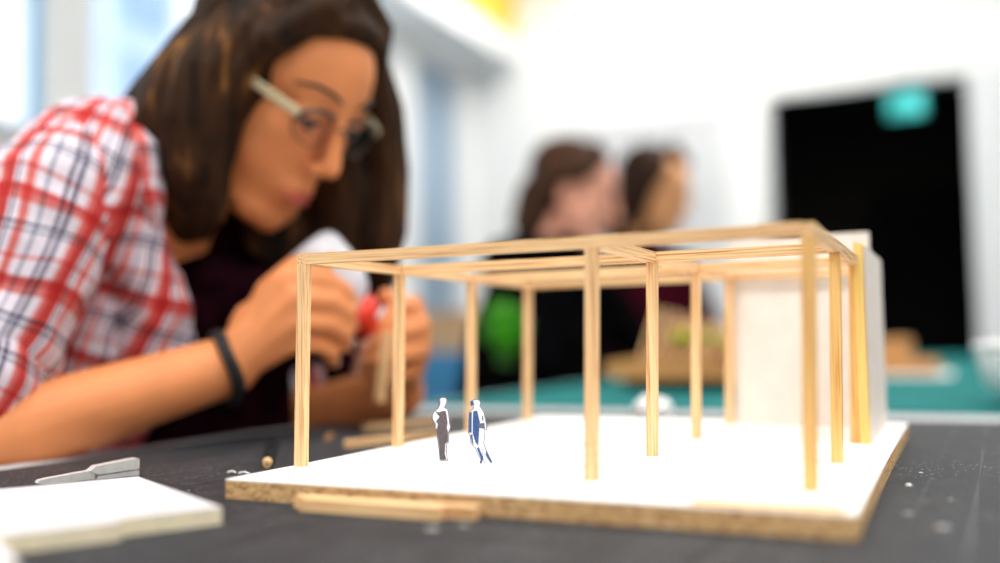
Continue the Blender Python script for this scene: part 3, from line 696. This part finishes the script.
# plaid shirt
def folds(p, n):
    a = hashn((p.x*1.0, p.y, p.z*.55), 16)*.014 + hashn((p.x+3, p.y, p.z), 38)*.006
    return p + Vector(n)*a
bm = BM()
up_sh = neck + cc(-.02,.0,0)
add_tube(bm, [W(124,158,.93), W(92,260,.95), W(72,352,.945), Vector((-.53,.13,-.10)), Vector((-.53,.15,-.22))], [.058,.092,.100,.125,.145], 24)
add_tube(bm, [rsh, W(95,175,.88), W(140,150,.94)], [.062,.066,.050], 20)
add_tube(bm, [W(140,170,.97), lsh], [.06,.055], 16)
add_tube(bm, [W(135,170,.885), W(136,240,.875), W(150,300,.88), W(156,350,.90)], [.018,.026,.032,.036], 16)   # near front panel
add_tube(bm, [rsh, rsh.lerp(relb, .35), rsh.lerp(relb, .64)], [.063,.060,.052], 20)
add_tube(bm, [lsh, lsh.lerp(lelb, .7)], [.058,.052], 16)
shirt = place(remesh('plaid_shirt', bm, PLAID, person, .004, 6, folds))
clothing_uv(shirt, [(W(128,158,.93), Vector((-.50,.14,-.22)), .125, cc(0,0,1)), (rsh+(rsh-relb)*.1, relb, .062, cc(0,0,1)), (lsh, lelb, .06, cc(0,0,1))])
# collar, far lapel and rolled cuff
bm = BM(); add_tube(bm, [W(112,108,.905), W(128,112,.872), W(143,150,.86), W(150,200,.862), W(155,226,.87)], [.010,.013,.015,.014,.006], 12)
col = place(remesh('collar', bm, PLAID, person, .003, 2)); clothing_uv(col, [(W(112,108,.9), W(155,226,.87), .03, cc(0,0,1))])
bm = BM(); add_tube(bm, [W(205,240,.99), W(214,280,.985), W(226,318,.985)], [.008,.014,.010], 12)
lap = place(remesh('lapel', bm, PLAID, person, .003, 2)); clothing_uv(lap, [(W(203,236,.93), W(228,325,.94), .03, cc(0,0,1))])
bm = BM(); q0 = rsh.lerp(relb, .66); q1 = rsh.lerp(relb, .78); add_tube(bm, [q0, q0.lerp(q1,.5), q1], [.051,.055,.051], 20)
cuf = place(remesh('cuff', bm, PLAID, person, .004, 2)); clothing_uv(cuf, [(q0, relb, .06, cc(0,0,1))])
# hair
bm = BM()
hw.ell(bm, (0,.040,-.022), (.085,.075,.084)); hw.tube(bm, [(-.056,.066,.044),(-.030,.080,.056),(0,.084,.060),(.030,.080,.056),(.054,.066,.046)], [.012,.013,.013,.013,.012]); hw.ell(bm, (0,.082,.030), (.060,.030,.034)); hw.ell(bm, (0,.096,.005), (.060,.026,.040)); hw.ell(bm, (0,-.010,-.045), (.080,.080,.055))
def chain(pts, rad, n=9, lock=.0075):
    add_tube(bm, pts, rad, 16)
    for k in range(n):
        an = 2*PI*k/n + random.uniform(-.2, .2); o_ = RT*math.cos(an)+(-fwd)*math.sin(an)*.9 + UP*.1
        add_tube(bm, [p_+o_*(r_*.93)+Vector([random.uniform(-1,1)*.003 for _ in range(3)]) for p_, r_ in zip(pts, rad)]+[pts[-1]+(pts[-1]-pts[-2])*.45+o_*rad[-1]*.6], [lock]*len(pts)+[.003], 8)
chain([W(252,34,.87), W(216,78,.865), W(203,125,.865), W(198,175,.87), W(205,212,.88)], [.034,.038,.034,.028,.015])
chain([W(254,60,.90), W(202,98,.90), W(163,140,.895), W(172,190,.90), W(188,225,.91)], [.052,.055,.040,.028,.018])
chain([W(236,76,.95), W(184,112,.95), W(168,170,.95)], [.044,.046,.035])
chain([W(215,45,.93), W(165,88,.925), W(128,112,.92)], [.036,.026,.012], 6, .006)
chain([W(325,25,.95), W(364,56,.965), W(384,112,.985), W(387,175,.995), W(380,235,1.0), W(374,285,1.01)], [.024,.017,.016,.019,.022,.016])
chain([W(350,120,1.02), W(350,190,1.02), W(340,250,1.03), W(335,310,1.03)], [.040,.050,.046,.034])
chain([W(275,225,1.02), W(270,270,1.02), W(280,330,1.03)], [.050,.045,.03])
# parting swept over the forehead, both sides
hw.tube(bm, [(-.01,.112,.035),(-.042,.088,.050),(-.070,.045,.040),(-.080,-.01,.012)], [.014,.016,.016,.018])
hw.tube(bm, [(.0,.112,.035),(.036,.090,.050),(.064,.050,.046),(.078,-.005,.020)], [.014,.014,.013,.015])
place(remesh('hair', bm, HAIR, person, .0032, 2))
# glasses
bm = BM()
gl = place(obj('glasses_frame', BM() if False else bm, GDK, person, True)) if False else None
bm = BM()
for s_ in (-1, 1):
    pts = [(s_*.031+.0245*math.cos(a_), -.004+.0165*math.sin(a_)*(1 if math.sin(a_) > 0 else 1.1), .098-.010*abs(math.cos(a_))) for a_ in np.linspace(0, 2*PI, 25)]
    hw.tube(bm, pts, [.0023 if 1 <= q_ <= 11 else .0009 for q_ in range(25)])
hw.tube(bm, [(-.008,.000,.098),(0,.003,.103),(.008,.000,.098)], .0015)
gf = place(obj('glasses_frame', bm, GDK, person, True))
for s_ in (-1, 1):
    bm = BM()
    for a_, b_ in zip([(s_*.057,.004,.090),(s_*.070,.006,.060),(s_*.078,.006,.020)], [(s_*.070,.006,.060),(s_*.078,.006,.020),(s_*.082,.000,-.012)]):
        A, B = hw.p(*a_), hw.p(*b_)
        for dz in (-.0026, -.0009, .0009, .0026): add_tube(bm, [A+hw.U*dz, B+hw.U*dz], .0017, 8)
    obj('temple_arm', bm, GFR, gf, True)
    bm = BM(); hw.ell(bm, (s_*.031,-.005,.0925), (.023,.0155,.0008)); obj('lens', bm, LENS, gf, True)
# black hair tie on the wrist
ax = (rwr-relb).normalized(); e_ = ax.cross(Vector((0,0,1))).normalized(); g_ = ax.cross(e_); cW = rwr - ax*.004
bm = BM(); ring = [cW + (e_*math.cos(a_)+g_*math.sin(a_))*.0300 + ax*.0015*math.sin(3*a_) for a_ in np.linspace(0, 2*PI, 33)]
for dx in (-.0022, .0022): add_tube(bm, [p_+ax*dx for p_ in ring], .0034, 8)
bd = place(obj('wristband', bm, ELAST, person, True)); bd['label'] = 'black elastic wristband'

# what she holds
def axis_thing(name, label, cat, a, b_):
    d = (b_-a).normalized(); t = thing(name, label, cat, a); t.rotation_euler = d.to_track_quat('Z', 'Y').to_euler(); bpy.context.view_layer.update(); return t, (b_-a).length
t, L = axis_thing('glue_bottle', 'white squeeze bottle with red cap held upside down in her hand', 'glue bottle', W(305,246,.905), W(362,316,.912))
prof = [(0,.004),(0,.020),(.003,.026),(.010,.0300),(.030,.0305),(.052,.0290),(.066,.022),(.073,.012),(.080,.010)]
def lathe(prof, n=32):
    bm = BM(); rings = [[bm.verts.new((r*math.cos(2*PI*k/n), r*math.sin(2*PI*k/n), z)) for k in range(n)] for z, r in prof]
    for A, B in zip(rings, rings[1:]):
        for k in range(n): f = bm.faces.new((A[k], A[(k+1)%n], B[(k+1)%n], B[k])); f.smooth = True
    bm.faces.new(rings[0][::-1]); bm.faces.new(rings[-1]); return bm
obj('bottle_body', lathe(prof), BOTTLE, t)
obj('cap', lathe([(.072,.016),(.072,.0200),(.088,.0190),(.091,.011),(.104,.006),(.110,.004)]), REDC, t)
for (wx, wy, wz) in ((-.030,-.010,.070), (.030,-.010,.098), (-.008,-.030,.092)):
    bm = BM(); add_tube(bm, [(wx*.5, wy*.5, .081), (wx, wy, wz)], [.008, .006], 10); obj('cap_wing', bm, REDC, t)
t2, L = axis_thing('wooden_stick', 'small wooden stick pinched upright in her far hand', 'wood stick', W(380,402,.907), W(387,332,.907))
bm = BM(); add_box(bm, (-w*.62, -w*.62, 0), (w*.62, w*.62, L), bevel=.0003); o = obj('stick_body', bm, WZ, t2)

# ---- seated people at the teal table
def back_person(label, hx, head, skin, hairm, cloth, hairpts, neckp, shoulders, waist, elb, wr, lipm):
    base = Vector((waist.x, waist.y, FZ)); t = thing('person', label, 'person', base); ofs = Matrix.Translation(-base)
    P_ = lambda o: (setattr(o, 'matrix_parent_inverse', ofs), o)[1]
    bm = BM(); head_solid(bm, head); add_tube(bm, [head.p(0,-.04,-.025), neckp], [.052,.056], 16)
    add_tube(bm, [neckp, neckp.lerp(waist, .4), waist], [.06,.10,.11], 16); add_tube(bm, [shoulders[0], shoulders[1]], .045, 12)
    for s_ in (0, 1):
        add_tube(bm, [shoulders[s_], elb[s_], wr[s_]], [.044,.036,.025], 12)
        dr = (wr[s_]-elb[s_]).normalized(); sd_ = Vector((-dr.y, dr.x, 0)).normalized()
        ms = [wr[s_]+dr*.085+sd_*k_*.021 for k_ in (1.4,.5,-.5,-1.4)]
        hand_solid(bm, wr[s_], ms, [[m_+dr*.035+Vector((0,0,-.006)), m_+dr*.055+Vector((0,0,-.018)), m_+dr*.066+Vector((0,0,-.03))] for m_ in ms], [wr[s_]+dr*.03+sd_*.025, wr[s_]+dr*.055+sd_*.045, wr[s_]+dr*.085+sd_*.052], .026)
    b_ = P_(remesh('body', bm, skin, t, .004, 4)); soften(b_, head, 22); face_parts(head, b_, lipm)
    bm = BM(); head.ell(bm, (0,.048,-.036), (.086,.083,.092)); head.ell(bm, (0,.000,-.060), (.080,.085,.064))
    for pts, rad in hairpts: head.tube(bm, pts, rad)
    P_(remesh('hair', bm, hairm, t, .005, 2))
    bm = BM(); add_tube(bm, [neckp+Vector((0,0,-.015)), neckp.lerp(waist, .35), waist, waist+Vector((0,0,-.14))], [.068,.135,.15,.15], 20)
    add_tube(bm, [shoulders[0], neckp.lerp(waist, .12), shoulders[1]], [.065,.085,.065], 16)
    for s_ in (0, 1): add_tube(bm, [shoulders[s_], elb[s_], elb[s_].lerp(wr[s_], .8)], [.062,.052,.040], 14)
    add_tube(bm, [neckp.lerp(waist, .55)+Vector((.08,.05,0)), elb[0].lerp(elb[1], .4)+Vector((-.06,0,.02))], [.11,.085], 14)
    P_(remesh('sweater', bm, cloth, t, .006, 5, folds))
    bm = BM()
    for s_ in (0, 1):
        hp = waist+Vector((0, (-.09 if s_ == 0 else .09), -.16)); kn = hp+Vector((.38,0,0)); add_tube(bm, [hp, kn], [.085,.06], 12); add_tube(bm, [kn, Vector((kn.x-.03, kn.y, FZ+.1))], [.058,.045], 12)
    P_(remesh('trousers', bm, DENIM, t, .008, 3))
    for s_ in (0, 1):
        kx, ky = waist.x+.36, waist.y+(-.09 if s_ == 0 else .09)
        bm = BM(); add_tube(bm, [Vector((kx-.06, ky, FZ+.05)), Vector((kx+.12, ky, FZ+.035))], [.045,.034], 12); add_box(bm, (kx-.1, ky-.04, FZ+.001), (kx+.15, ky+.04, FZ+.02)); P_(remesh('shoe', bm, BLACKC, t, .006, 2))
    return t
hA = Head(W(577,193,2.42), 70, 12, 0, 1.05)
nA = W(545,240,2.44); 
back_person('seated person with brown hair and black sweater at the teal table', None, hA, SKINP, HAIR2, BLACKC,
    [([(-.05,.06,-.02),(-.072,.03,-.045),(-.070,-.03,-.060),(-.05,-.10,-.07)], [.024,.026,.028,.026]), ([(0,.11,.02),(.03,.09,.04),(.06,.06,.035)], [.02,.016,.012]), ([(-.050,.072,.046),(-.076,.046,.022),(-.080,.036,-.02)], [.018,.022,.024]), ([(-.02,.10,.045),(-.060,.066,.046)], [.018,.016]), ([(-.03,-.02,-.09),(-.02,-.09,-.095),(-.01,-.14,-.09)], [.045,.045,.03])],
    nA, [W(510,268,2.26), W(575,265,2.62)], Vector((-.62, 1.66, -.16)), [W(545,372,2.12), W(640,345,2.52)], [W(640,372,2.18), W(700,352,2.48)], None)
hB = Head(W(657,190,2.95), 52, 10, 0, 1.08)
nB = W(640,243,2.97)
back_person('seated person in burgundy top with dark hair, farther right', None, hB, SKINT, HAIR3, BURG,
    [([(-.05,.06,.035),(-.080,.02,.015),(-.084,-.04,.0),(-.075,-.10,-.01)], [.022,.024,.024,.018]), ([(0,.12,.03),(.04,.09,.05),(.07,.03,.03)], [.02,.018,.016]), ([(-.03,-.02,-.09),(-.03,-.10,-.09),(-.03,-.16,-.08)], [.045,.045,.03])],
    nB, [W(622,268,2.80), W(672,268,3.12)], Vector((-.50, 2.28, -.16)), [W(640,350,2.70), W(715,345,3.05)], [W(690,356,2.72), W(735,350,3.0)], None)

# stools under the three people
def stool(label, x, y, group=None):
    t = thing('stool', label, 'stool', (x, y, FZ)); bm = BM(); add_cyl(bm, (0,0,.37), (0,0,.39), .17, n=32); obj('seat', bm, REDWOOD, t)
    for k in range(4):
        a_ = PI/4+k*PI/2; bm = BM(); add_tube(bm, [(.10*math.cos(a_),.10*math.sin(a_),.37),(.17*math.cos(a_),.17*math.sin(a_),.01)], .012, 10); obj('leg', bm, DSTEEL, t)
    return t
stool('round stool under the woman with glasses', pelvis.x, pelvis.y)
stool('round stool under the person in black', -.62, 1.66)
stool('round stool under the person in burgundy', -.50, 2.28)

# ------------------------------------------------------------------ things on the teal table
def on2(px, py): return onplane(px, py, TZ)
p = on2(666, 391)
t = thing('wooden_model', 'brown wooden landscape model with sticks and green tufts on the teal table', 'model', p, .0)
bm = BM(); add_prism(bm, [(-.085,.0),(.12,.0),(.12,.030),(.0,.032),(-.05,.036),(-.100,.028),(-.105,.012)], .13, Matrix.Translation((0,0,.018))); obj('base_block', bm, REDWOOD, t)
bm = BM(); add_box(bm, (-.07,.01,0), (.09,.11,.018)); obj('plinth', bm, BLACKC, t)
bm = BM(); add_prism(bm, [(-.04,0),(.09,0),(.075,.05),(.01,.068),(-.015,.052)], .08, Matrix.Translation((0,.03,.046))); obj('slope_block', bm, mat('reddish_wood', srgb(150,84,54), .6, var=.2, scale=60), t)
for k in range(8):
    bm = BM(); x = -.035+k*.016; add_tube(bm, [(x-.012,.02,.045),(x+.014,.035,.130-.004*k)], .0036, 8); obj('rod', bm, WZ, t)
for (x, y, z, r) in ((.02,.03,.085,.018), (.05,.04,.075,.016), (.085,.045,.070,.018), (.065,.03,.088,.012)):
    bm = BM(); add_ell(bm, (x, y, z), (r, r, r*.7), n=12)
    for v in bm.verts: v.co += Vector((hashn(v.co, 120), hashn(v.co, 140), hashn(v.co, 90)))*.008
    obj('tuft', bm, mat('moss', srgb(180,186,44), .9, var=.3, scale=90), t)
p = onplane(653, 425, TZ-.003); bm = BM(); add_ell(bm, (0,0,.0135), (.0185,.015,.0135), n=36)
for v in bm.verts: v.co += (v.co-Vector((0,0,.0135)))*(abs(hashn(v.co, 90))*.35+abs(hashn(v.co, 200))*.12-.06)
o = tag(obj('paper_ball', bm, PAPER), 'crumpled white paper ball at the far table edge behind the posts', 'paper ball'); zmin = min(v.co.z for v in o.data.vertices); o.location = (p.x, p.y, TZ-.003-zmin)
# right: wooden block model with paper
p = on2(905, 375)
bm = BM(); add_box(bm, (-.15,-.10,0), (.09,.16,.002)); o = tag(obj('paper_sheet', bm, PAPER), 'white paper sheet under the orange wooden blocks', 'paper'); o.location = (p.x, p.y, TZ)
t = thing('wooden_blocks', 'orange brown wooden stepped block model right of the cream wall', 'model', (p.x, p.y+.03, TZ+.002))
bm = BM(); add_box(bm, (-.12,0,0), (.012,.10,.074), bevel=.006); obj('tall_block', bm, REDWOOD, t)
bm = BM(); add_box(bm, (-.12,-.03,0), (.065,0.0,.030), bevel=.004); obj('low_block', bm, REDWOOD, t)
# white storage tub cut by the right frame edge
p = on2(1024, 408)
t = thing('white_tub', 'white plastic tub at the right edge of the teal table', 'tub', (p.x+.06, p.y+.06, TZ))
obj('tub_body', lathe([(0,.045),(.0,.065),(.025,.098),(.055,.105),(.065,.105),(.067,.098)]), PAPER, t)
obj('lid', lathe([(.065,.107),(.065,.109),(.071,.109),(.073,.10)]), PAPER, t)
# green plant and cabinet at the left behind
c = W(505, 331, 1.95)
t = thing('green_plant', 'bright green bushy plant in a black pot left of the black sweater', 'plant', (c.x, c.y, FZ))
h0 = c.z-FZ
bm = BM()
for k in range(150):
    u_ = random.uniform(0, 2*PI); v_ = math.acos(random.uniform(-1, 1)); rr_ = .044*random.uniform(.5, 1)
    q_ = Vector((math.cos(u_)*math.sin(v_)*rr_, math.sin(u_)*math.sin(v_)*rr_, math.cos(v_)*rr_*1.1+h0)); d_ = (q_-Vector((0,0,h0-.05))).normalized()
    add_ell(bm, q_, (.022,.012,.002), d_.to_track_quat('X', 'Z').to_matrix(), n=8)
obj('foliage', bm, GREEN, t)
bm = BM()
for k in range(5): add_tube(bm, [(0,0,h0-.17),(.01*math.cos(k*1.3),.01*math.sin(k*1.3),h0-.08),(.03*math.cos(k*1.3),.03*math.sin(k*1.3),h0+.02)], .003, 8)
obj('stem', bm, mat('plant_stem', srgb(60,120,30), .6), t)
obj('pot', lathe([(h0-.24,.04),(h0-.24,.045),(h0-.08,.052),(h0-.075,.056),(h0-.07,.052)]), BLACKC, t)
bm = BM(); add_cyl(bm, (0,0,0), (0,0,.02), .15); add_cyl(bm, (0,0,.02), (0,0,h0-.26), .02); add_cyl(bm, (0,0,h0-.26), (0,0,h0-.24), .10); obj('plant_stand', bm, BLACKC, t)
c = W(438, 352, 3.9)
t = thing('blue_cabinet', 'low blue cabinet standing by the left wall', 'cabinet', (c.x, c.y, FZ))
hh = c.z-FZ
bm = BM(); add_box(bm, (-.35,-.2,.06), (.22,.45,hh), bevel=.005); obj('carcass', bm, BLUEC, t)
bm = BM(); add_box(bm, (-.33,-.18,0), (.2,.43,.06)); obj('plinth', bm, BLACKC, t)
for k in range(2):
    bm = BM(); add_box(bm, (-.34+k*.28,-.218,.08), (-.07+k*.28,-.2,hh-.03), bevel=.003); dr = obj('door', bm, BLUEC, t)
    bm = BM(); add_tube(bm, [(-.10+k*.09,-.228,hh*.5),(-.10+k*.09,-.228,hh*.5+.12)], .006, 8); obj('handle', bm, STEEL, dr)
bm = BM(); add_box(bm, (-.10,-.09,0), (.10,.09,.15), bevel=.002)
t2 = thing('cardboard_box', 'beige cardboard box standing on the blue cabinet', 'box', (c.x+.06, c.y+.02, FZ+hh)); obj('carton', bm, CARD, t2)
bm = BM(); add_box(bm, (-.104,-.094,.148), (.104,.094,.158)); obj('lid', bm, CARD, t2)
# tall white radiator on the back wall
ra, rb = wallpt(572, 122), wallpt(722, 122)
t = thing('radiator', 'tall white ribbed radiator on the back wall behind the seated people', 'radiator', ((ra.x+rb.x)/2, YB-.05, -.35))
hx = (rb.x-ra.x)/2; n = 13
for k in range(n):
    x = -hx+.02+k*(2*hx-.04)/(n-1); bm = BM(); add_tube(bm, [(x,0,.03),(x,0,ra.z+.35-.03)], .020, 10); obj('tube', bm, FRAME, t)
for zz in (.05, ra.z+.30): bm = BM(); add_tube(bm, [(-hx,.02,zz),(hx,.02,zz)], .018, 10); obj('manifold', bm, FRAME, t)

# exit sign hung from the doorway lintel
e = W(906, 104, 1); d = (e-CAM); tt = (YB-.06-CAM.y)/d.y; c = CAM+d*tt
t = thing('exit_sign', 'glowing green emergency exit sign hanging at the dark doorway', 'sign', (c.x, c.y, c.z-.07))
bm = BM(); add_box(bm, (-.09,-.02,0), (.09,.02,.135), bevel=.004); obj('housing', bm, mat('sign_green_housing', (0,.2,.12,1), .5), t)
bm = BM(); add_box(bm, (-.086,-.022,.005), (.086,-.0202,.130)); pl = obj('lit_panel', bm, mat('exit_green', (0,.12,.10,1), .4, emit=(0.0,.50,.50,1), es=.8), t)
em = mat('exit_pictogram', (.1,.55,.55,1), .4, emit=(.05,.9,.9,1), es=.55)
def sp(name, poly): 
    bm = BM(); add_prism(bm, [(x*.012, z*.0135+.0675) for x, z in poly], .0006, Matrix.Translation((0,-.0228,0))); obj(name, bm, em, pl)
sp('door_symbol', [(2.4,-3.8),(6.2,-3.8),(6.2,3.8),(2.4,3.8)])
sp('arrow_symbol', [(-6.4,0),(-4.6,1.8),(-4.6,.7),(-2.6,.7),(-2.6,-.7),(-4.6,-.7),(-4.6,-1.8)])
bm = BM(); k = .0135; Z_ = .0675
add_prism(bm, [(k*(.9+.75*math.cos(a_)), Z_+k*(3.0+.75*math.sin(a_))) for a_ in np.linspace(0, 2*PI, 17)[:-1]], .0006, Matrix.Translation((0,-.0228,0)))
for poly in ([(-.6,2.2),(.9,2.0),(1.0,-.4),(-.4,-.4)], [(.9,1.9),(2.2,.6),(1.8,.2),(.6,1.2)], [(-.5,2.1),(-2.0,1.0),(-1.6,.6),(-.3,1.4)], [(.1,-.3),(1.0,-.3),(2.0,-1.9),(1.7,-3.6),(1.1,-3.6),(1.2,-2.0)], [(-.4,-.3),(.4,-.3),(-.3,-2.2),(-2.0,-2.6),(-2.0,-2.1),(-.8,-1.7)]):
    add_prism(bm, [(x*k, z*k+Z_) for x, z in poly], .0006, Matrix.Translation((0,-.0229,0)))
obj('running_figure_symbol', bm, em, pl)
bm = BM(); lz = DZ1-(c.z-.07)+.03
for sx in (-.07, .07): add_cyl(bm, (sx,.0,.13), (sx,.0,lz), .006, n=10)
add_box(bm, (-.09,-.012,lz-.015), (.09,.045,lz+.015)); obj('bracket', bm, FRAME, t)
